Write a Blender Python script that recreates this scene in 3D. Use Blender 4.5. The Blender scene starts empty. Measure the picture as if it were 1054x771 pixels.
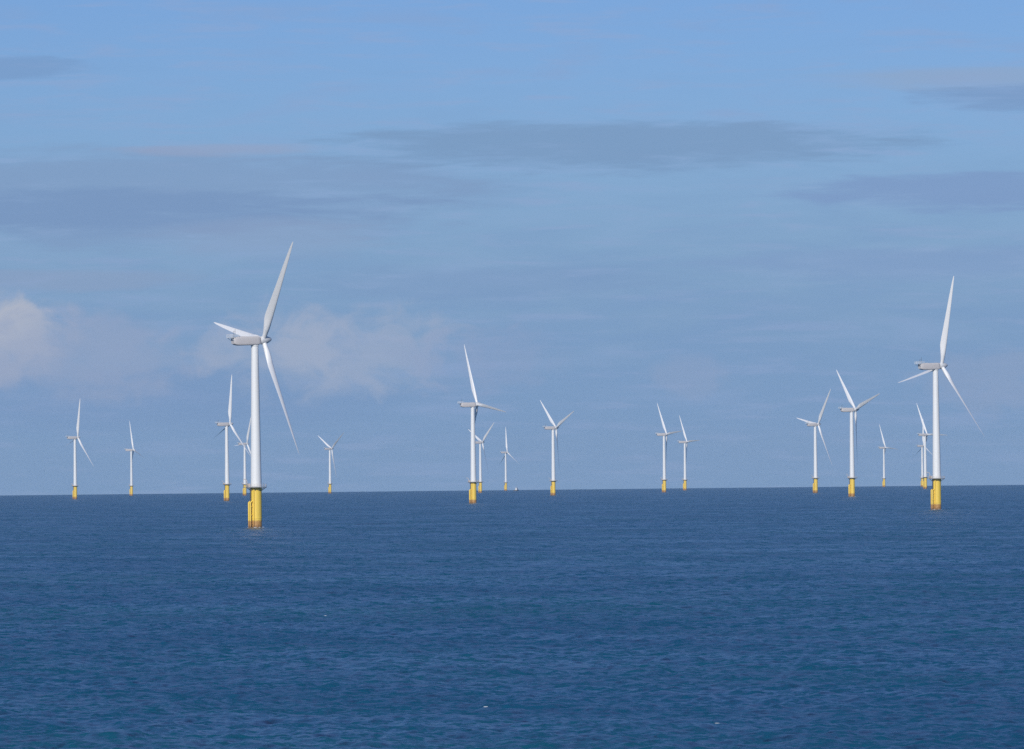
import bpy, bmesh, math, random
import numpy as np
from mathutils import Vector, Matrix

R = math.radians
scene = bpy.context.scene
col = scene.collection

# ------------------------------------------------------------------ camera
EARTH = 7.433e6            # earth radius with refraction: the far turbines stand beyond the sea's horizon
CAM_H = 21.0               # deck of a ship
FPX = 6500.0               # focal length in photo pixels (1054 wide)
PITCH = math.atan2(489.0 - 385.5, FPX)
ROLL = math.atan2(11.0, 1054.0)
F = Vector((0, math.cos(PITCH), math.sin(PITCH)))
U0 = Vector((0, -math.sin(PITCH), math.cos(PITCH)))
R0 = Vector((1, 0, 0))
RT = R0 * math.cos(ROLL) - U0 * math.sin(ROLL)
UP = R0 * math.sin(ROLL) + U0 * math.cos(ROLL)
cd = bpy.data.cameras.new('camera')
cd.sensor_width = 36.0
cd.lens = FPX / 1054.0 * 36.0
cd.clip_start = 1.0
cd.clip_end = 100000.0
cam = bpy.data.objects.new('camera', cd)
col.objects.link(cam)
cam.matrix_world = Matrix(((RT.x, UP.x, -F.x, 0), (RT.y, UP.y, -F.y, 0), (RT.z, UP.z, -F.z, CAM_H), (0, 0, 0, 1)))
scene.camera = cam


def direction(u, v):
    return (F * FPX + RT * (u - 527.0) - UP * (v - 385.5)).normalized()


def az_el(u, v):
    d = direction(u, v)
    return math.degrees(math.atan2(d.x, d.y)), math.degrees(math.asin(d.z))


def sea_z(x, y):
    return -(x * x + y * y) / (2 * EARTH)


# ------------------------------------------------------------------ light, sky, exposure
SUN_AZ, SUN_EL = 198.0, 26.0          # compass from +Y, clockwise
SKY_STRENGTH = 0.1
sd = bpy.data.lights.new('sun', 'SUN')
sd.energy = 3.2
sd.angle = R(0.5)
sd.color = (1.0, 0.95, 0.87)
sun = bpy.data.objects.new('sun', sd)
col.objects.link(sun)
sdir = Vector((math.sin(R(SUN_AZ)) * math.cos(R(SUN_EL)), math.cos(R(SUN_AZ)) * math.cos(R(SUN_EL)), math.sin(R(SUN_EL))))
sun.rotation_euler = sdir.to_track_quat('Z', 'Y').to_euler()
sun.location = (0, 0, 300)

scene.view_settings.view_transform = 'Standard'
scene.view_settings.look = 'None'
scene.view_settings.gamma = 1.0
scene.view_settings.exposure = 0.0
scene.view_settings.use_curve_mapping = False
scene.render.engine = 'CYCLES'
scene.cycles.use_denoising = False
scene.cycles.max_bounces = 5
scene.cycles.volume_bounces = 1


class Nodes:
    def __init__(self, tree):
        self.t = tree
        tree.nodes.clear()

    def new(self, kind, **kw):
        n = self.t.nodes.new(kind)
        for k, v in kw.items():
            setattr(n, k, v)
        return n

    def link(self, a, b):
        self.t.links.new(a, b)

    def put(self, sock, v):
        if isinstance(v, bpy.types.NodeSocket):
            self.t.links.new(v, sock)
        elif v is not None:
            sock.default_value = v

    def math(self, op, a, b=None, c=None, clamp=False):
        n = self.new('ShaderNodeMath', operation=op)
        n.use_clamp = clamp
        for i, v in enumerate((a, b, c)):
            self.put(n.inputs[i], v)
        return n.outputs[0]

    def vmath(self, op, a, b=None, scale=None):
        n = self.new('ShaderNodeVectorMath', operation=op)
        self.put(n.inputs[0], a)
        if b is not None:
            self.put(n.inputs[1], b)
        if scale is not None:
            self.put(n.inputs['Scale'], scale)
        return n.outputs[0]

    def noise(self, vec, scale, detail=4.0, rough=0.55, dist=0.0):
        n = self.new('ShaderNodeTexNoise')
        self.put(n.inputs['Vector'], vec)
        n.inputs['Scale'].default_value = scale
        n.inputs['Detail'].default_value = detail
        n.inputs['Roughness'].default_value = rough
        n.inputs['Distortion'].default_value = dist
        return n

    def ramp(self, x, lo, hi, a=0.0, b=1.0):
        n = self.new('ShaderNodeMapRange', interpolation_type='SMOOTHSTEP')
        self.put(n.inputs[0], x)
        n.inputs[1].default_value = lo
        n.inputs[2].default_value = hi
        n.inputs[3].default_value = a
        n.inputs[4].default_value = b
        return n.outputs[0]

    def mix(self, fac, a, b):
        n = self.new('ShaderNodeMix', data_type='RGBA')
        self.put(n.inputs[0], fac)
        self.put(n.inputs[6], a)
        self.put(n.inputs[7], b)
        return n.outputs[2]

    def xyz(self, vec):
        n = self.new('ShaderNodeSeparateXYZ')
        self.put(n.inputs[0], vec)
        return n.outputs

    def comb(self, x, y, z):
        n = self.new('ShaderNodeCombineXYZ')
        for i, v in enumerate((x, y, z)):
            self.put(n.inputs[i], v)
        return n.outputs[0]


def srgb(r, g, b, k=1.0):
    f = lambda c: (c / 12.92 if c <= 0.04045 else ((c + 0.055) / 1.055) ** 2.4)
    return (f(r / 255) * k, f(g / 255) * k, f(b / 255) * k, 1.0)


world = bpy.data.worlds.new('World')
scene.world = world
world.use_nodes = True
W = Nodes(world.node_tree)
out = W.new('ShaderNodeOutputWorld')
bg = W.new('ShaderNodeBackground')
bg.inputs['Strength'].default_value = SKY_STRENGTH
W.link(bg.outputs[0], out.inputs[0])
sky = W.new('ShaderNodeTexSky', sky_type='NISHITA')
sky.sun_disc = False
sky.sun_elevation = R(SUN_EL)
sky.sun_rotation = R(SUN_AZ)
sky.altitude = 0
sky.air_density = 1.0
sky.dust_density = 0.3
sky.ozone_density = 2.0
tc = W.new('ShaderNodeTexCoord')
D = tc.outputs['Generated']
dx, dy, dz = W.xyz(D)
AZ = W.math('MULTIPLY', W.math('ARCTAN2', dx, dy), 57.29578)
EL = W.math('MULTIPLY', W.math('ARCSINE', dz), 57.29578)
# streaky noise in direction space, 5 times finer in height than in width
flat = W.comb(dx, dy, W.math('MULTIPLY', dz, 5.0))
n1 = W.noise(flat, 42.0, 5.0, 0.55, 0.4)
n2 = W.noise(W.comb(dx, dy, W.math('MULTIPLY', dz, 1.5)), 150.0, 6.0, 0.55, 0.5)
n3 = W.noise(W.comb(dx, dy, W.math('MULTIPLY', dz, 9.0)), 65.0, 6.0, 0.6, 0.3)
w3 = W.math('SUBTRACT', n3.outputs[0], 0.5)
w1 = W.math('SUBTRACT', n1.outputs[0], 0.5)
w2 = W.math('SUBTRACT', n2.outputs[0], 0.5)
K = 1.0 / SKY_STRENGTH


def cloud(base, u0, u1, v0, v1, colr, amount, edge=0.55, warp=1.0, billow=0.0):
    """one bank of cloud at its own bearing and height in the sky"""
    a0, e0 = az_el((u0 + u1) / 2, (v0 + v1) / 2)
    ra = (u1 - u0) / 2 / FPX * 57.3
    re = (v1 - v0) / 2 / FPX * 57.3
    x = W.math('DIVIDE', W.math('SUBTRACT', AZ, a0), ra)
    y = W.math('DIVIDE', W.math('SUBTRACT', EL, e0), re)
    y2 = W.math('MULTIPLY', y, y)
    if not billow:                       # crisp upper edge, ragged trailing underside
        y2 = W.math('MULTIPLY', y2, W.ramp(y, -0.4, 0.4, 0.55, 1.5))
    d = W.math('ADD', W.math('MULTIPLY', x, x), y2)
    d = W.math('ADD', d, W.math('MULTIPLY', w1, 2.6 * warp))
    if not billow:
        d = W.math('ADD', d, W.math('MULTIPLY', w3, 3.6))
    if billow:
        d = W.math('ADD', d, W.math('MULTIPLY', w2, billow))
    m = W.ramp(d, 1.0 + edge * 1.15, 1.0 - edge * 1.15, 0.0, amount * 0.95)
    return W.mix(m, base, srgb(*colr, K))


skyc = W.mix(1.0, sky.outputs[0], (1, 1, 1, 1))
mul = skyc.node
mul.blend_type = 'MULTIPLY'
W.link(W.mix(W.ramp(EL, 10.0, 75.0), (0.312, 0.462, 0.845, 1), (0.9, 0.95, 1, 1)), mul.inputs[7])   # the low sky is clear and blue
CL = skyc
world_bits = dict(mul=mul)
# a far bank of grey-blue stratus low over the horizon, thinning upward
bank = W.ramp(W.math('ADD', EL, W.math('MULTIPLY', w1, 2.4)), 3.9, 0.6, 0.0, 0.9)
CL = W.mix(bank, CL, srgb(120, 154, 196, K))
# general thin streaks
CL = W.mix(W.ramp(n3.outputs[0], 0.48, 0.72, 0.0, 0.4), CL, srgb(146, 167, 206, K))
CL = W.mix(W.ramp(n1.outputs[0], 0.5, 0.75, 0.0, 0.45), CL, srgb(136, 163, 205, K))
for c in (
    (-160, 460, 150, 232, (128, 156, 194), 0.75, 0.7, 0.9, 0),
    (-260, 360, 192, 228, (118, 148, 190), 0.7, 0.7, 0.8, 0),
    (370, 910, 122, 166, (122, 154, 192), 0.85, 0.6, 0.5, 0),
    (-60, 78, 56, 78, (120, 154, 198), 0.7, 0.6, 0.5, 0),
    (860, 1200, 66, 88, (146, 166, 196), 0.6, 0.7, 0.6, 0),
    (955, 1200, 82, 108, (120, 150, 192), 0.7, 0.6, 0.5, 0),
    (825, 1200, 176, 208, (124, 152, 196), 0.75, 0.6, 0.5, 0),
    (330, 660, 272, 304, (124, 154, 194), 0.6, 0.7, 0.8, 0),
    (760, 1150, 252, 282, (128, 156, 198), 0.6, 0.7, 0.7, 0),
    (-80, 190, 276, 296, (142, 160, 192), 0.5, 0.7, 0.6, 0),
    (170, 380, 222, 258, (140, 160, 194), 0.45, 0.8, 0.6, 0),
    (-120, 420, 380, 440, (120, 150, 192), 0.6, 0.8, 0.8, 0.5),
    (-70, 60, 312, 392, (168, 176, 196), 0.85, 0.9, 0.5, 5.0),
    (-30, 52, 316, 366, (182, 187, 200), 0.7, 0.7, 0.5, 6.0),
    (285, 352, 330, 382, (172, 181, 200), 0.6, 0.8, 0.5, 6.0),
    (140, 330, 147, 158, (150, 163, 194), 0.6, 0.8, 0.6, 0),
    (-40, 200, 330, 410, (148, 164, 195), 0.7, 0.8, 0.6, 4.0),
    (225, 470, 322, 402, (158, 172, 198), 0.72, 0.9, 0.5, 5.5),
    (420, 560, 340, 400, (140, 160, 196), 0.5, 0.8, 0.5, 5.0),
    (670, 750, 368, 410, (142, 162, 196), 0.5, 0.8, 0.5, 5.0),
    (960, 1130, 362, 420, (144, 162, 194), 0.5, 0.8, 0.5, 5.0),
):
    CL = cloud(CL, *c)
W.link(CL, bg.inputs['Color'])


# ------------------------------------------------------------------ helpers
def material(name):
    m = bpy.data.materials.new(name)
    m.use_nodes = True
    n = Nodes(m.node_tree)
    o = n.new('ShaderNodeOutputMaterial')
    p = n.new('ShaderNodeBsdfPrincipled')
    n.link(p.outputs[0], o.inputs[0])
    return m, n, p


def paint(name, colr, rough=0.4, dirt=None, amount=0.0, scale=0.35, stretch=0.12):
    m, n, p = material(name)
    t = n.new('ShaderNodeTexCoord')
    mp = n.vmath('MULTIPLY', t.outputs['Object'], (1.0, 1.0, stretch))
    k = n.noise(mp, scale, 6.0, 0.65)
    f = n.ramp(k.outputs[0], 0.45, 0.8, 0.0, amount)
    c = n.mix(f, (*colr, 1), (*(dirt or colr), 1))
    n.link(c, p.inputs['Base Color'])
    r = n.ramp(k.outputs[0], 0.3, 0.8, rough, rough + 0.15)
    n.link(r, p.inputs['Roughness'])
    return m


MAT = {}
MAT['white'] = paint('white_paint', (0.80, 0.81, 0.80), 0.38, (0.66, 0.66, 0.62), 0.45)
MAT['blade'] = paint('blade_gelcoat', (0.87, 0.87, 0.86), 0.35, (0.76, 0.76, 0.73), 0.35)
MAT['nacelle'] = paint('nacelle_paint', (0.60, 0.57, 0.555), 0.5, (0.50, 0.46, 0.44), 0.5, 0.5, 0.6)
MAT['hub'] = paint('hub_paint', (0.62, 0.63, 0.64), 0.4, (0.45, 0.45, 0.45), 0.4, 0.5, 1.0)
MAT['steel'] = paint('galvanised_steel', (0.34, 0.33, 0.31), 0.5, (0.22, 0.17, 0.12), 0.6, 0.8, 1.0)
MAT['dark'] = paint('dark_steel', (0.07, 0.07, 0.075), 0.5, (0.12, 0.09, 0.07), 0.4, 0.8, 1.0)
MAT['railing'] = paint('railing_paint', (0.62, 0.55, 0.50), 0.5, (0.4, 0.3, 0.2), 0.4, 0.9, 1.0)
MAT['yellow'] = paint('yellow_paint', (0.74, 0.47, 0.055), 0.42, (0.50, 0.29, 0.05), 0.5, 0.5, 0.15)


def foundation_paint():
    m, n, p = material('foundation_paint')
    t = n.new('ShaderNodeTexCoord')
    ob = t.outputs['Object']
    x, y, z = n.xyz(ob)
    a = n.noise(n.vmath('MULTIPLY', ob, (1, 1, 0.1)), 0.9, 6.0, 0.65)
    b = n.noise(ob, 1.1, 5.0, 0.6)
    c = n.mix(n.ramp(a.outputs[0], 0.45, 0.75, 0.0, 0.55), (0.90, 0.63, 0.09, 1), (0.78, 0.51, 0.085, 1))
    # weed, rust and mussels in the tidal band
    zz = n.math('ADD', z, n.math('MULTIPLY', n.math('SUBTRACT', b.outputs[0], 0.5), 3.4))
    c = n.mix(n.ramp(zz, 3.5, 2.6, 0.0, 0.85), c, (0.40, 0.19, 0.075, 1))
    c = n.mix(n.ramp(zz, 1.2, 0.4, 0.0, 0.8), c, (0.16, 0.085, 0.045, 1))
    n.link(c, p.inputs['Base Color'])
    p.inputs['Roughness'].default_value = 0.5
    return m


MAT['foundation'] = foundation_paint()


class MB:
    """collects verts and faces of one mesh"""

    def __init__(self):
        self.v, self.f = [], []

    def add(self, vs, fs):
        o = len(self.v)
        self.v += [tuple(v) for v in vs]
        self.f += [tuple(i + o for i in f) for f in fs]

    def lathe(self, prof, n=32, centre=(0, 0), cap=True):
        vs, fs = [], []
        for r, z in prof:
            for k in range(n):
                a = 2 * math.pi * k / n
                vs.append((centre[0] + r * math.cos(a), centre[1] + r * math.sin(a), z))
        for i in range(len(prof) - 1):
            for k in range(n):
                k2 = (k + 1) % n
                fs.append((i * n + k, i * n + k2, (i + 1) * n + k2, (i + 1) * n + k))
        if cap:
            fs.append(tuple(reversed(range(n))))
            fs.append(tuple(range((len(prof) - 1) * n, len(prof) * n)))
        self.add(vs, fs)

    def tube(self, pts, r, n=8, closed=False):
        pts = [Vector(p) for p in pts]
        m = len(pts)
        vs, fs = [], []
        side = None
        for i, p in enumerate(pts):
            if closed:
                t = pts[(i + 1) % m] - pts[i - 1]
            else:
                t = pts[min(i + 1, m - 1)] - pts[max(i - 1, 0)]
            t.normalize()
            if side is None:
                side = t.orthogonal().normalized() if abs(t.z) > 0.9 else Vector((0, 0, 1)).cross(t).normalized()
            side = (side - t * side.dot(t)).normalized()
            bi = t.cross(side)
            for k in range(n):
                a = 2 * math.pi * k / n
                vs.append(p + side * (r * math.cos(a)) + bi * (r * math.sin(a)))
        for i in range(m if closed else m - 1):
            j = (i + 1) % m
            for k in range(n):
                k2 = (k + 1) % n
                fs.append((i * n + k, i * n + k2, j * n + k2, j * n + k))
        if not closed:
            fs.append(tuple(reversed(range(n))))
            fs.append(tuple(range((m - 1) * n, m * n)))
        self.add(vs, fs)

    def box(self, x0, x1, y0, y1, z0, z1):
        vs = [(x, y, z) for z in (z0, z1) for y in (y0, y1) for x in (x0, x1)]
        self.add(vs, [(0, 2, 3, 1), (4, 5, 7, 6), (0, 1, 5, 4), (2, 6, 7, 3), (0, 4, 6, 2), (1, 3, 7, 5)])

    def loft(self, rings, cap=True):
        n = len(rings[0])
        vs = [p for r in rings for p in r]
        fs = []
        for i in range(len(rings) - 1):
            for k in range(n):
                k2 = (k + 1) % n
                fs.append((i * n + k, i * n + k2, (i + 1) * n + k2, (i + 1) * n + k))
        if cap:
            fs.append(tuple(reversed(range(n))))
            fs.append(tuple(range((len(rings) - 1) * n, len(rings) * n)))
        self.add(vs, fs)

    def build(self, name, mat, parent=None, smooth=35):
        me = bpy.data.meshes.new(name)
        me.from_pydata(self.v, [], self.f)
        bm = bmesh.new()
        bm.from_mesh(me)
        bmesh.ops.recalc_face_normals(bm, faces=bm.faces)
        bm.to_mesh(me)
        bm.free()
        me.materials.append(mat)
        if smooth:
            me.polygons.foreach_set('use_smooth', [True] * len(me.polygons))
            me.set_sharp_from_angle(angle=R(smooth))
        o = bpy.data.objects.new(name, me)
        col.objects.link(o)
        if parent:
            o.parent = parent
        return o


def tag(o, label=None, cat=None, group=None, kind=None):
    if label:
        o['label'] = label
    if cat:
        o['category'] = cat
    if group:
        o['group'] = group
    if kind:
        o['kind'] = kind
    return o


# ------------------------------------------------------------------ the sea: one sheet, curved like the earth
rng = np.random.RandomState(11)
NW = 120
lam = np.exp(np.linspace(math.log(0.7), math.log(36.0), NW)) * rng.uniform(0.95, 1.05, NW)
# the wind blows from beyond the right of the picture towards the viewer's left
WIND = math.atan2(-math.cos(R(62)), -math.sin(R(62)))
spread = np.where(lam < 6, 1.0, 0.55)
ang = WIND + rng.normal(0, 1, NW) * spread
kk = 2 * math.pi / lam
slope = 0.0245 * np.where(lam > 6, (6.0 / lam) ** 1.0, 1.0) * np.where(lam < 2.5, 1.35, 1.0)
amp = slope / kk
kx, ky = kk * np.cos(ang), kk * np.sin(ang)
ph = rng.uniform(0, 2 * math.pi, NW)


def wave_height(x, y):
    return float(np.sum(amp * np.sin(kx * x + ky * y + ph)))


def make_sea():
    fine = np.linspace(-9.5, 9.5, 1150)
    d = fine[1] - fine[0]
    side, a = [], 9.5
    while a < 180 - 1e-6:
        d *= 1.25
        d = min(d, 3.0)
        a = min(a + d, 180)
        side.append(a)
    side = np.array(side[:-1])
    phi = np.concatenate([-side[::-1], fine, side, [180.0]])
    rr = list(np.geomspace(4.0, 330.0, 40))
    while rr[-1] < 1300:
        rr.append(rr[-1] * (1.00062 if rr[-1] > 460 else 1.002))
    while rr[-1] < 7000:
        rr.append(rr[-1] * 1.00115)
    while rr[-1] < 24000:
        rr.append(rr[-1] * 1.006)
    rr = np.array(rr)
    ph_ = np.radians(phi)
    nr, nc = len(rr), len(phi)
    X = rr[:, None] * np.sin(ph_)[None, :]
    Y = rr[:, None] * np.cos(ph_)[None, :]
    Z = -(rr[:, None] ** 2) / (2 * EARTH) * np.ones((1, nc))
    dphi = np.abs(np.gradient(ph_))
    dr = np.gradient(rr)
    # spacing of the sheet decides which waves it can carry
    rad = dr[:, None] * np.ones((1, nc))
    lat = rr[:, None] * dphi[None, :]
    ca = np.abs(np.cos(ph_)[None, :])
    for i in range(NW):
        lr = rad * abs(math.sin(ang[i])) + lat * abs(math.cos(ang[i]))
        lr = np.maximum(lr, 0.35 * np.maximum(rad, lat))
        rowmin = lr.min(axis=1)
        ok = rowmin < lam[i] / 2.2
        if not ok.any():
            continue
        q = lam[i] / lr[ok]
        wgt = np.clip((q - 2.2) / 2.5, 0, 1)
        Z[ok] += (amp[i] * wgt * np.sin(kx[i] * X[ok] + ky[i] * Y[ok] + ph[i]))
    co = np.empty((nr * nc + 1, 3), np.float32)
    co[:-1, 0], co[:-1, 1], co[:-1, 2] = X.ravel(), Y.ravel(), Z.ravel()
    co[-1] = (0, 0, 0)
    i = np.arange(nr - 1)[:, None] * nc
    j = np.arange(nc)[None, :]
    j2 = (j + 1) % nc
    quads = np.stack([i + j, i + nc + j, i + nc + j2, i + j2], -1).reshape(-1, 4)
    # close the small hole under the ship with triangles
    jj = np.arange(nc)
    tris = np.stack([np.full(nc, nr * nc), jj, (jj + 1) % nc], -1)
    nq, nt = len(quads), len(tris)
    loops = np.concatenate([quads.ravel(), tris.ravel()]).astype(np.int32)
    start = np.concatenate([np.arange(nq) * 4, nq * 4 + np.arange(nt) * 3]).astype(np.int32)
    me = bpy.data.meshes.new('sea')
    me.vertices.add(len(co))
    me.vertices.foreach_set('co', co.ravel())
    me.loops.add(len(loops))
    me.loops.foreach_set('vertex_index', loops)
    me.polygons.add(nq + nt)
    me.polygons.foreach_set('loop_start', start)
    me.update(calc_edges=True)
    me.polygons.foreach_set('use_smooth', np.ones(nq + nt, bool))
    if me.polygons[0].normal.z < 0:
        me.flip_normals()
    o = bpy.data.objects.new('sea', me)
    col.objects.link(o)
    o['kind'] = 'structure'
    m, n, p = material('sea_water')
    t = n.new('ShaderNodeTexCoord')
    g = n.new('ShaderNodeNewGeometry')
    pos = t.outputs['Object']
    rot = n.new('ShaderNodeVectorRotate', rotation_type='Z_AXIS')
    n.link(pos, rot.inputs['Vector'])
    rot.inputs['Angle'].default_value = -WIND
    px, py, pz = n.xyz(rot.outputs[0])
    crest = n.comb(px, n.math('MULTIPLY', py, 0.6), 0.0)   # ripples longer along their crests
    tot = None
    for sc, am, de in ((0.1, 0.8, 3.0), (0.5, 2.0, 3.0), (1.8, 1.7, 2.0)):
        nz = n.noise(crest, sc, de, 0.6)
        v = n.vmath('MULTIPLY', n.vmath('SUBTRACT', nz.outputs[1], (0.5, 0.5, 0.5)), (am, am, 0.0))
        tot = v if tot is None else n.vmath('ADD', tot, v)
    nn = n.vmath('NORMALIZE', n.vmath('ADD', g.outputs['Normal'], tot))
    n.link(nn, p.inputs['Normal'])
    big = n.noise(crest, 0.012, 4.0, 0.6)
    c = n.mix(n.ramp(big.outputs[0], 0.35, 0.7), (0.004, 0.070, 0.143, 1), (0.004, 0.081, 0.135, 1))
    n.link(c, p.inputs['Base Color'])
    gust = n.noise(n.comb(px, n.math('MULTIPLY', py, 0.45), 0.0), 0.02, 5.0, 0.6)
    n.link(n.ramp(gust.outputs[0], 0.35, 0.65, 0.26, 0.35), p.inputs['Roughness'])   # cat's paws and slicks
    p.inputs['IOR'].default_value = 1.333
    me.materials.append(m)
    return o


make_sea()

# ------------------------------------------------------------------ haze over the water
hz = MB()
HS = 24500.0
hz.box(-HS, HS, -HS, HS, -HS * HS / EARTH - 2.0, 145.0)
hm = bpy.data.materials.new('haze_air')
hm.use_nodes = True
H = Nodes(hm.node_tree)
ho = H.new('ShaderNodeOutputMaterial')
hv = H.new('ShaderNodeVolumePrincipled')
hv.inputs['Color'].default_value = (0.72, 0.88, 1.0, 1)
hv.inputs['Density'].default_value = 1.5e-5
hv.inputs['Anisotropy'].default_value = 0.0
H.link(hv.outputs[0], ho.inputs['Volume'])
haze = hz.build('haze', hm, None, 0)
haze['kind'] = 'stuff'

# ------------------------------------------------------------------ one wind turbine and its parts
HUB_Z, ROTOR_R, PLAT_Z = 80.6, 53.5, 17.6
TILT, OVERHANG = R(6.0), 4.1
HEADING = 62.0


def chord(r):
    pts = [(1.4, 1.9), (4.0, 2.15), (7.0, 2.85), (10.0, 3.35), (12.5, 3.65), (15.0, 3.6), (20.0, 3.2), (30.0, 2.45), (40.0, 1.8), (48.0, 1.15), (52.0, 0.65), (53.1, 0.4), (53.5, 0.16)]
    return float(np.interp(r, [a for a, b in pts], [b for a, b in pts]))


def make_blade(parent):
    mb = MB()
    rings = []
    n = 20
    for r in [1.2, 2.5, 4, 5.5, 7, 9, 11, 12.5, 14, 17, 20, 24, 28, 32, 36, 40, 44, 47, 50, 51.5, 52.5, 53.1, 53.5]:
        c = chord(r)
        k = min(max((r - 2.5) / 11.0, 0), 1)
        k = k * k * (3 - 2 * k)                       # 0 = round root, 1 = aerofoil
        th = float(np.interp(r, [4, 11, 18, 30, 53.5], [1.0, 0.42, 0.28, 0.21, 0.16]))
        beta = R(float(np.interp(r, [3, 11, 20, 35, 53.5], [9, 9, 6, 2, 0])))
        pre = 0.0
        ring = []
        for q in range(n):
            a = 2 * math.pi * q / n
            xc, yc = 0.5 * math.cos(a), -0.5 * math.sin(a)            # round
            s = 0.5 * (1 - math.cos(a))                               # aerofoil: 0 = nose, 1 = tail
            ya = 5 * th * (0.2969 * math.sqrt(max(s, 0)) - 0.126 * s - 0.3516 * s * s + 0.2843 * s ** 3 - 0.1036 * s ** 4)
            ya = ya if math.sin(a) > 0 else -ya * 0.8
            xa = 0.32 - s
            ya -= 0.03 * math.sin(math.pi * s)
            ux = c * ((1 - k) * xc + k * xa)
            uy = c * ((1 - k) * yc + k * -ya)
            # leading edge towards +x, turned into the wind by beta; suction side is down-wind (-y)
            x = ux * math.cos(beta) - uy * math.sin(beta)
            y = ux * math.sin(beta) + uy * math.cos(beta)
            ring.append((x, y + pre, r))
        rings.append(ring)
    mb.loft(rings)
    return mb.build('blade', MAT['blade'], parent, 50)


def circle(r, z, n=28, a0=0.0, a1=2 * math.pi):
    return [(r * math.cos(a0 + (a1 - a0) * k / n), r * math.sin(a0 + (a1 - a0) * k / n), z) for k in range(n)]


def make_turbine():
    root = bpy.data.objects.new('wind_turbine', None)
    root.empty_display_size = 5
    col.objects.link(root)
    # in the turbine's own frame +Y is into the wind; the side that faces the ship is about SIDE
    LAND = R(62.0 + 210.0)                      # bearing of the boat landing: picture left, a little to the front
    la = Vector((math.cos(LAND - R(0)), math.sin(LAND - R(0)), 0))

    # yellow transition piece
    mb = MB()
    mb.lathe([(2.35, -9), (2.35, 3.9), (2.42, 3.95), (2.42, 4.25), (2.35, 4.3), (2.35, 16.2), (2.55, 16.25), (2.55, 16.6), (2.4, 16.65), (2.4, 17.15)], 40)
    found = mb.build('foundation', MAT['foundation'], root)
    # boat landing: two fender tubes, stubs to the pile and a ladder between
    ex = la
    ey = Vector((-la.y, la.x, 0))
    mb = MB()
    for s in (-1, 1):
        o = ex * 3.3 + ey * (0.75 * s)
        mb.tube([ex * 2.2 + ey * (0.75 * s) + Vector((0, 0, 11.6)), o + Vector((0, 0, 10.8)), o + Vector((0, 0, 6)), o + Vector((0, 0, 0.2)), o + Vector((0, 0, -3))], 0.38, 12)
        for z in (1.6, 5.5, 9.0):
            mb.tube([ex * 2.1 + ey * (0.75 * s) + Vector((0, 0, z)), o + Vector((0, 0, z))], 0.17, 8)
    land = mb.build('boat_landing', MAT['foundation'], root)
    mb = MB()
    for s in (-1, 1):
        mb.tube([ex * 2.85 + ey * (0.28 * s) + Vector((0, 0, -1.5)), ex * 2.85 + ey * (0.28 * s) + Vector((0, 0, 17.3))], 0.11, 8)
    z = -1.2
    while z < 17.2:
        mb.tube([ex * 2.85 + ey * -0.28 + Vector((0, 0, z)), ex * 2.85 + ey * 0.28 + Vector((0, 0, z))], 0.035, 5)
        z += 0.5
    mb.build('ladder', MAT['dark'], root)  # dark colour, thick uprights: painted-in shade of the gap between landing and pile
    # cable tube down the other side of the landing
    mb = MB()
    c2 = Vector((math.cos(LAND + R(38)), math.sin(LAND + R(38)), 0)) * 2.62
    mb.tube([c2 + Vector((0, 0, -8)), c2 + Vector((0, 0, 16.4))], 0.2, 10)
    mb.build('cable_tube', MAT['foundation'], root)

    # working platform with brackets, railing and davit crane
    mb = MB()
    mb.lathe([(2.45, PLAT_Z - 0.32), (4.55, PLAT_Z - 0.32), (4.6, PLAT_Z - 0.28), (4.6, PLAT_Z), (2.45, PLAT_Z)], 40, cap=False)
    for k in range(10):
        a = 2 * math.pi * k / 10
        e = Vector((math.cos(a), math.sin(a), 0))
        mb.tube([e * 2.3 + Vector((0, 0, PLAT_Z - 1.7)), e * 4.3 + Vector((0, 0, PLAT_Z - 0.33))], 0.09, 6)
    # landing bay of the deck, over the ladder
    for s in (-1, 1):
        mb.tube([ex * 4.5 + ey * (1.1 * s) + Vector((0, 0, PLAT_Z - 0.16)), ex * 5.6 + ey * (1.1 * s) + Vector((0, 0, PLAT_Z - 0.16))], 0.14, 6)
    mb.tube([ex * 5.6 + ey * -1.1 + Vector((0, 0, PLAT_Z - 0.16)), ex * 5.6 + ey * 1.1 + Vector((0, 0, PLAT_Z - 0.16))], 0.14, 6)
    plat = mb.build('platform', MAT['steel'], root)
    mb = MB()
    for h in (0.55, 1.15):
        mb.tube(circle(4.5, PLAT_Z + h, 40), 0.05, 6, True)
    for k in range(20):
        a = 2 * math.pi * k / 20
        e = Vector((math.cos(a), math.sin(a), 0)) * 4.5
        mb.tube([e + Vector((0, 0, PLAT_Z - 0.05)), e + Vector((0, 0, PLAT_Z + 1.15))], 0.05, 6)
    mb.build('railing', MAT['railing'], plat)
    mb = MB()
    dv = Vector((math.cos(LAND - R(22)), math.sin(LAND - R(22)), 0))
    mb.tube([dv * 4.0 + Vector((0, 0, PLAT_Z)), dv * 4.0 + Vector((0, 0, PLAT_Z + 2.5)), dv * 4.3 + Vector((0, 0, PLAT_Z + 3.0)), dv * 5.6 + Vector((0, 0, PLAT_Z + 3.5))], 0.16, 8)
    mb.tube([dv * 5.5 + Vector((0, 0, PLAT_Z + 3.4)), dv * 5.5 + Vector((0, 0, PLAT_Z + 2.2))], 0.07, 6)
    mb.build('davit_crane', MAT['railing'], plat)
    mb = MB()
    bx = Vector((math.cos(LAND - R(48)), math.sin(LAND - R(48)), 0)) * 3.5
    mb.box(bx.x - 0.5, bx.x + 0.5, bx.y - 0.5, bx.y + 0.5, PLAT_Z, PLAT_Z + 1.4)
    mb.build('equipment_box', MAT['railing'], plat, 0)

    # tower with flange joints and a door
    mb = MB()
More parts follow.
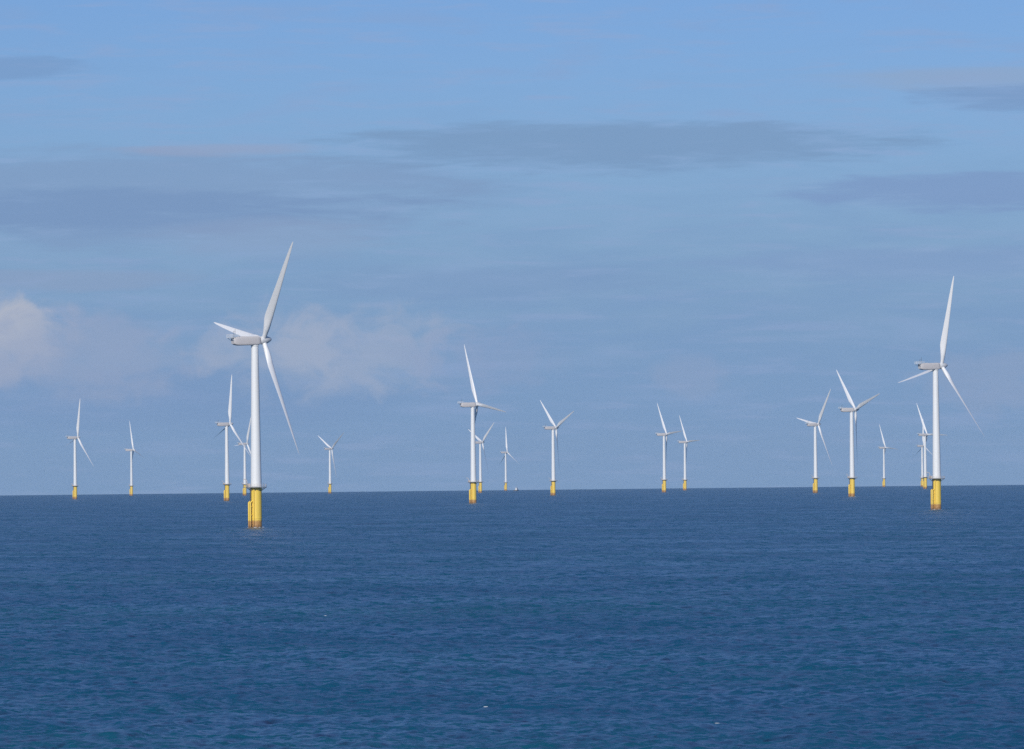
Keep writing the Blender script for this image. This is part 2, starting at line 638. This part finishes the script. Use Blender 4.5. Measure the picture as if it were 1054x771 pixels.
    prof = [(2.38, 17.15), (2.44, 17.16), (2.44, 17.4), (2.36, 17.45)]
    def tr(z):
        return 2.36 + (1.55 - 2.36) * (z - 17.45) / (78.2 - 17.45)
    for zf in (38.0, 59.0):
        prof += [(tr(zf) + 0.0, zf - 0.12), (tr(zf) + 0.035, zf - 0.1), (tr(zf) + 0.035, zf + 0.1), (tr(zf), zf + 0.12)]
    prof += [(1.55, 78.2), (1.75, 78.35), (1.75, 78.75)]
    mb.lathe(prof, 40)
    tower = mb.build('tower', MAT['white'], root)
    mb = MB()
    DA = LAND + R(200)
    e = Vector((math.cos(DA), math.sin(DA), 0))
    e2 = Vector((-e.y, e.x, 0))
    rings = []
    for dd in (2.2, 2.44):
        ring = []
        for k in range(16):
            a = 2 * math.pi * k / 16
            u_, v_ = 0.42 * math.copysign(abs(math.cos(a)) ** 0.6, math.cos(a)), 1.1 * math.copysign(abs(math.sin(a)) ** 0.6, math.sin(a))
            ring.append(e * dd + e2 * u_ + Vector((0, 0, 19.3 + v_)))
        rings.append(ring)
    mb.loft(rings)
    mb.build('door', MAT['steel'], tower)

    # nacelle: long rounded box, tilted with the shaft
    def tilt(p):
        y, z = p[1], p[2] - HUB_Z
        return (p[0], y * math.cos(TILT) * 1.0 - z * math.sin(TILT), HUB_Z + y * math.sin(TILT) * 0.35 + z)
    mb = MB()
    rings = []
    for y, hw, zb, zt in ((2.35, 1.35, -1.3, 1.35), (2.2, 1.55, -1.55, 1.55), (1.4, 1.85, -1.8, 1.85), (0.5, 1.95, -1.88, 1.92),
                          (-4.0, 1.95, -1.88, 1.95), (-8.2, 1.95, -1.82, 1.98), (-9.6, 1.85, -1.55, 1.95), (-10.4, 1.65, -1.2, 1.85), (-10.6, 1.5, -1.05, 1.7)):
        ring = []
        for k in range(28):
            a = 2 * math.pi * k / 28
            u_ = math.copysign(abs(math.cos(a)) ** 0.34, math.cos(a))
            v_ = math.copysign(abs(math.sin(a)) ** 0.34, math.sin(a))
            ring.append(tilt((hw * u_, y, HUB_Z + (zb + zt) / 2 + (zt - zb) / 2 * v_)))
        rings.append(ring)
    mb.loft(rings)
    nac = mb.build('nacelle', MAT['nacelle'], root, 40)
    # hoist deck with its rails on the tail
    mb = MB()
    zt = HUB_Z + 1.45
    mb.box(-1.9, 1.9, -12.6, -10.1, zt - 0.2, zt)
    for s in (-1, 1):
        mb.tube([(1.6 * s, -10.2, zt - 1.6), (1.7 * s, -12.2, zt - 0.2)], 0.1, 6)
    pts = [(-1.85, -8.5), (-1.85, -12.55), (1.85, -12.55), (1.85, -8.5)]
    for h in (0.6, 1.2):
        mb.tube([(x, y, zt + h) for x, y in pts], 0.06, 6)
    for x, y in ((-1.85, -8.5), (-1.85, -9.3), (-1.85, -10.2), (-1.85, -11.4), (-1.85, -12.55), (-0.6, -12.55), (0.6, -12.55), (1.85, -12.55), (1.85, -11.4), (1.85, -10.2), (1.85, -9.3), (1.85, -8.5)):
        mb.tube([(x, y, zt - 0.1), (x, y, zt + 1.2)], 0.06, 6)
    mb.build('hoist_deck', MAT['white'], nac, 40)
    mb = MB()
    mb.box(-1.2, 1.2, -7.6, -5.2, HUB_Z + 1.3, HUB_Z + 1.85)
    mb.build('roof_cooler', MAT['nacelle'], nac, 0)
    mb = MB()
    mb.tube([(0.9, -9.8, HUB_Z + 1.3), (0.9, -9.8, HUB_Z + 5.0)], 0.07, 6)
    mb.tube([(-0.9, -9.8, HUB_Z + 1.3), (-0.9, -9.8, HUB_Z + 4.0)], 0.07, 6)
    mb.tube([(-0.9, -9.8, HUB_Z + 3.9), (0.9, -9.8, HUB_Z + 3.9)], 0.05, 6)
    mb.build('wind_mast', MAT['dark'], nac, 40)
    mb = MB()
    mb.lathe([(1.62, 78.76), (1.62, 79.3)], 32)
    mb.build('yaw_ring', MAT['dark'], nac)

    # hub and nose cone, made along +Y of the rotor frame
    mb = MB()
    rings = []
    for y, r in ((-1.75, 1.15), (-1.7, 1.3), (-1.45, 1.62), (-1.0, 1.78), (0, 1.85), (1.0, 1.75), (1.9, 1.5), (2.7, 1.15), (3.4, 0.75), (3.85, 0.35), (3.98, 0.1)):
        rings.append([(r * math.cos(2 * math.pi * k / 28), y, r * math.sin(2 * math.pi * k / 28)) for k in range(28)])
    mb.loft(rings)
    hub = mb.build('rotor_hub', MAT['hub'], root, 40)
    blade = make_blade(root)
    blades = [blade]
    for k in range(2):
        b = blade.copy()
        col.objects.link(b)
        b.parent = root
        blades.append(b)
    return root


HUB_C = Vector((0, OVERHANG, HUB_Z + 0.25))


CONE = Matrix.Rotation(-R(2.6), 4, 'X')


def set_rotor(root, theta, pitch):
    k = 0
    for ch in root.children:
        base = ch.name.split('.')[0]
        if base == 'rotor_hub':
            ch.matrix_local = Matrix.Translation(HUB_C) @ Matrix.Rotation(TILT, 4, 'X') @ Matrix.Rotation(R(theta), 4, 'Y')
        elif base == 'blade':
            ch.matrix_local = Matrix.Translation(HUB_C) @ Matrix.Rotation(TILT, 4, 'X') @ Matrix.Rotation(R(theta + 120 * k), 4, 'Y') @ CONE @ Matrix.Rotation(R(pitch), 4, 'Z')
            k += 1


def copy_tree(o, parent=None):
    c = o.copy()
    col.objects.link(c)
    if parent:
        c.parent = parent
    for ch in list(o.children):
        copy_tree(ch, c)
    return c


# pixel of the tower foot at the platform, pixels per metre, rotor phase, what singles it out
TURBINES = [
    (263.7, 500.0, 2.385, 39.6, 'tallest white turbine, nearest of all, its thick yellow foundation lowest on the sea'),
    (964.2, 491.5, 1.825, 20.4, 'big white turbine near the right edge, second largest, one blade nearly straight up'),
    (487.3, 495.2, 1.260, -22.0, 'mid sized white turbine near the centre, one blade flat out to the right'),
    (877.2, 492.0, 1.108, -45.0, 'white turbine left of the big right hand one, two blades raised in a wide V'),
    (569.7, 495.3, 0.862, -51.0, 'lone white turbine right of the centre group, two blades raised in a V'),
    (839.6, 492.2, 0.870, 39.0, 'small turbine left of the wide V one, blades to upper right and lower right'),
    (233.8, 498.6, 0.977, 13.0, 'white turbine just left of the nearest giant, one blade straight up, one towards the giant'),
    (77.5, 499.8, 0.783, 17.0, 'leftmost white turbine, small, one blade straight up and one to the lower right'),
    (683.9, 494.3, 0.738, -34.0, 'taller of two small turbines side by side between the centre and right groups'),
    (705.2, 495.0, 0.617, -32.0, 'shorter of two small turbines side by side, one blade level to the right'),
    (135.4, 500.0, 0.583, -14.0, 'tiny turbine second from the left, upright blade over two nearly level ones'),
    (339.8, 498.6, 0.570, -63.0, 'faint tiny turbine standing alone right of the nearest giant, bright blade to upper left'),
    (494.6, 497.0, 0.643, 54.0, 'small turbine half hidden behind the mid sized one at the centre'),
    (520.7, 496.5, 0.490, 0.0, 'faintest thin turbine on the horizon beside a tiny boat'),
    (910.0, 491.0, 0.500, -25.0, 'tiny pale turbine between the wide V one and the big right hand one'),
    (952.5, 491.3, 0.690, -28.0, 'small turbine close behind the big right hand one, nearer of two there'),
    (949.4, 491.8, 0.520, 4.0, 'tiny turbine close behind the big right hand one, farther and left of two there'),
    (252.2, 499.6, 0.658, 27.0, 'small distant turbine partly hidden behind the nearest giant tower'),
]

# a few have not swung fully into the same wind
YAW = {2: 5.0, 3: 6.0, 4: 3.0, 8: 8.0, 9: 8.0, 10: 8.0, 11: -5.0, 14: 5.0}
proto = make_turbine()
for i, (u, v, s, theta, label) in enumerate(TURBINES):
    t = proto if i == 0 else copy_tree(proto)
    dist = FPX / s
    d = direction(u, v)
    a = math.atan2(d.x, d.y)
    x, y = dist * math.sin(a), dist * math.cos(a)
    t.location = (x, y, sea_z(x, y))
    t.rotation_euler = (0, 0, -R(HEADING + YAW.get(i, 0.0)))
    tag(t, label, 'wind turbine', 'wind turbines of the offshore wind farm')
    set_rotor(t, theta, {0: 55.0, 1: 51.0, 2: 20.0, 5: 55.0}.get(i, 27.0 if i in (2, 3, 4, 8, 9, 10, 12, 14, 15) else 62.0))   # some are feathered

# ------------------------------------------------------------------ a tiny boat on the horizon
boat = bpy.data.objects.new('boat', None)
col.objects.link(boat)
bd = direction(531.5, 503)
ba = math.atan2(bd.x, bd.y)
bx_, by_ = 12200 * math.sin(ba), 12200 * math.cos(ba)
boat.location = (bx_, by_, sea_z(bx_, by_))
boat.rotation_euler = (0, 0, R(68))
mb = MB()
rings = []
for x, hw, zb, zt in ((-9.5, 2.3, -0.6, 1.8), (-6, 2.7, -1.0, 1.7), (0, 2.8, -1.1, 1.8), (5, 2.2, -1.0, 2.2), (8, 1.1, -0.6, 2.7), (9.8, 0.12, 0.6, 3.1)):
    rings.append([(x, hw, zt), (x, hw * 0.92, zb + 0.7), (x, hw * 0.4, zb), (x, -hw * 0.4, zb), (x, -hw * 0.92, zb + 0.7), (x, -hw, zt)])
mb.loft(rings)
mb.build('hull', MAT['dark'], boat, 30)
mb = MB()
rings = []
for z, x0, x1, hw in ((1.75, -2.0, 5.2, 1.95), (4.2, -2.0, 4.8, 1.9), (4.25, -1.8, 4.2, 1.6), (6.3, -1.6, 3.2, 1.45), (6.5, -1.8, 3.6, 1.6)):
    rings.append([(x0, -hw, z), (x1 - 0.6, -hw, z), (x1, -hw * 0.6, z), (x1, hw * 0.6, z), (x1 - 0.6, hw, z), (x0, hw, z)])
mb.loft(rings)
cabin = mb.build('cabin', MAT['hub'], boat, 20)
mb = MB()
mb.box(-1.0, 2.8, -1.56, 1.56, 5.2, 5.9)
mb.build('window', MAT['dark'], cabin, 0)
mb = MB()
mb.tube([(-0.6, 0, 6.45), (-0.6, 0, 10.5)], 0.14, 8)
mb.tube([(-0.6, -1.1, 9.0), (-0.6, 1.1, 9.0)], 0.09, 6)
mb.build('mast', MAT['steel'], boat, 40)
tag(boat, 'tiny dark boat with a pale cabin on the horizon right of the faintest turbine', 'boat')

# ------------------------------------------------------------------ scraps of foam on a few breaking crests
fm, fn, fp = material('foam')
ft = fn.new('ShaderNodeTexCoord')
fk = fn.noise(ft.outputs['Object'], 6.0, 4.0, 0.6)
fn.link(fn.mix(fk.outputs[0], (0.42, 0.50, 0.56, 1), (0.78, 0.81, 0.83, 1)), fp.inputs['Base Color'])
fp.inputs['Roughness'].default_value = 0.8
rnd = random.Random(5)
mb = MB()


def foam_patch(u, v, width, depth=0.6):
    d = direction(u, v)
    # where the line of sight meets the curved sea
    t = CAM_H / -d.z
    for _ in range(12):
        h = math.hypot(d.x, d.y) * t
        t = (CAM_H + h * h / (2 * EARTH)) / -d.z
    cx, cy = d.x * t, d.y * t
    for k in range(int(3 + width * 9)):
        x = cx + rnd.gauss(0, width * 0.30)
        y = cy + rnd.gauss(0, depth * 0.3)
        z = sea_z(x, y) + wave_height(x, y)
        a = rnd.uniform(0.06, 0.2)
        n = 9
        vs = []
        for rr_, hh in ((1.0, -0.05), (0.75, 0.5), (0.35, 0.85)):
            for q in range(n):
                th = 2 * math.pi * q / n
                w = a * rr_ * rnd.uniform(0.7, 1.25)
                vs.append((x + 1.7 * w * math.cos(th), y + w * math.sin(th), z + a * 0.3 * hh))
        fs = []
        for i in range(2):
            for q in range(n):
                q2 = (q + 1) % n
                fs.append((i * n + q, i * n + q2, (i + 1) * n + q2, (i + 1) * n + q))
        fs.append(tuple(range(2 * n, 3 * n)))
        mb.add(vs, fs)


for u, v, w in ((500, 727, 0.15), (729, 744, 1.0), (335, 634, 0.25)):
    foam_patch(u, v, w)
for t_, num in ((0, 46), (1, 40), (2, 30), (3, 24)):           # wash round the nearest foundations
    u, v, s_ = TURBINES[t_][:3]
    dd = direction(u, v)
    aa = math.atan2(dd.x, dd.y)
    cx, cy = FPX / s_ * math.sin(aa), FPX / s_ * math.cos(aa)
    for k in range(num):
        a = rnd.uniform(0, 2 * math.pi)
        rr_ = 2.5 + abs(rnd.gauss(0, 0.55))
        x, y = cx + rr_ * math.cos(a), cy + rr_ * math.sin(a)
        z = sea_z(x, y) + wave_height(x, y) * 0.7
        w = rnd.uniform(0.12, 0.4)
        vs = [(x + w * 1.6 * math.cos(q) * rnd.uniform(0.7, 1.2), y + w * math.sin(q), z - 0.08) for q in [i * math.pi / 4 for i in range(8)]]
        vs += [(x + (p_[0] - x) * 0.5, y + (p_[1] - y) * 0.5, z + w * 0.35) for p_ in vs]
        mb.add(vs, [(i, (i + 1) % 8, 8 + (i + 1) % 8, 8 + i) for i in range(8)] + [tuple(range(8, 16))])
foam = mb.build('sea_foam', fm, None, 60)
foam['kind'] = 'stuff'
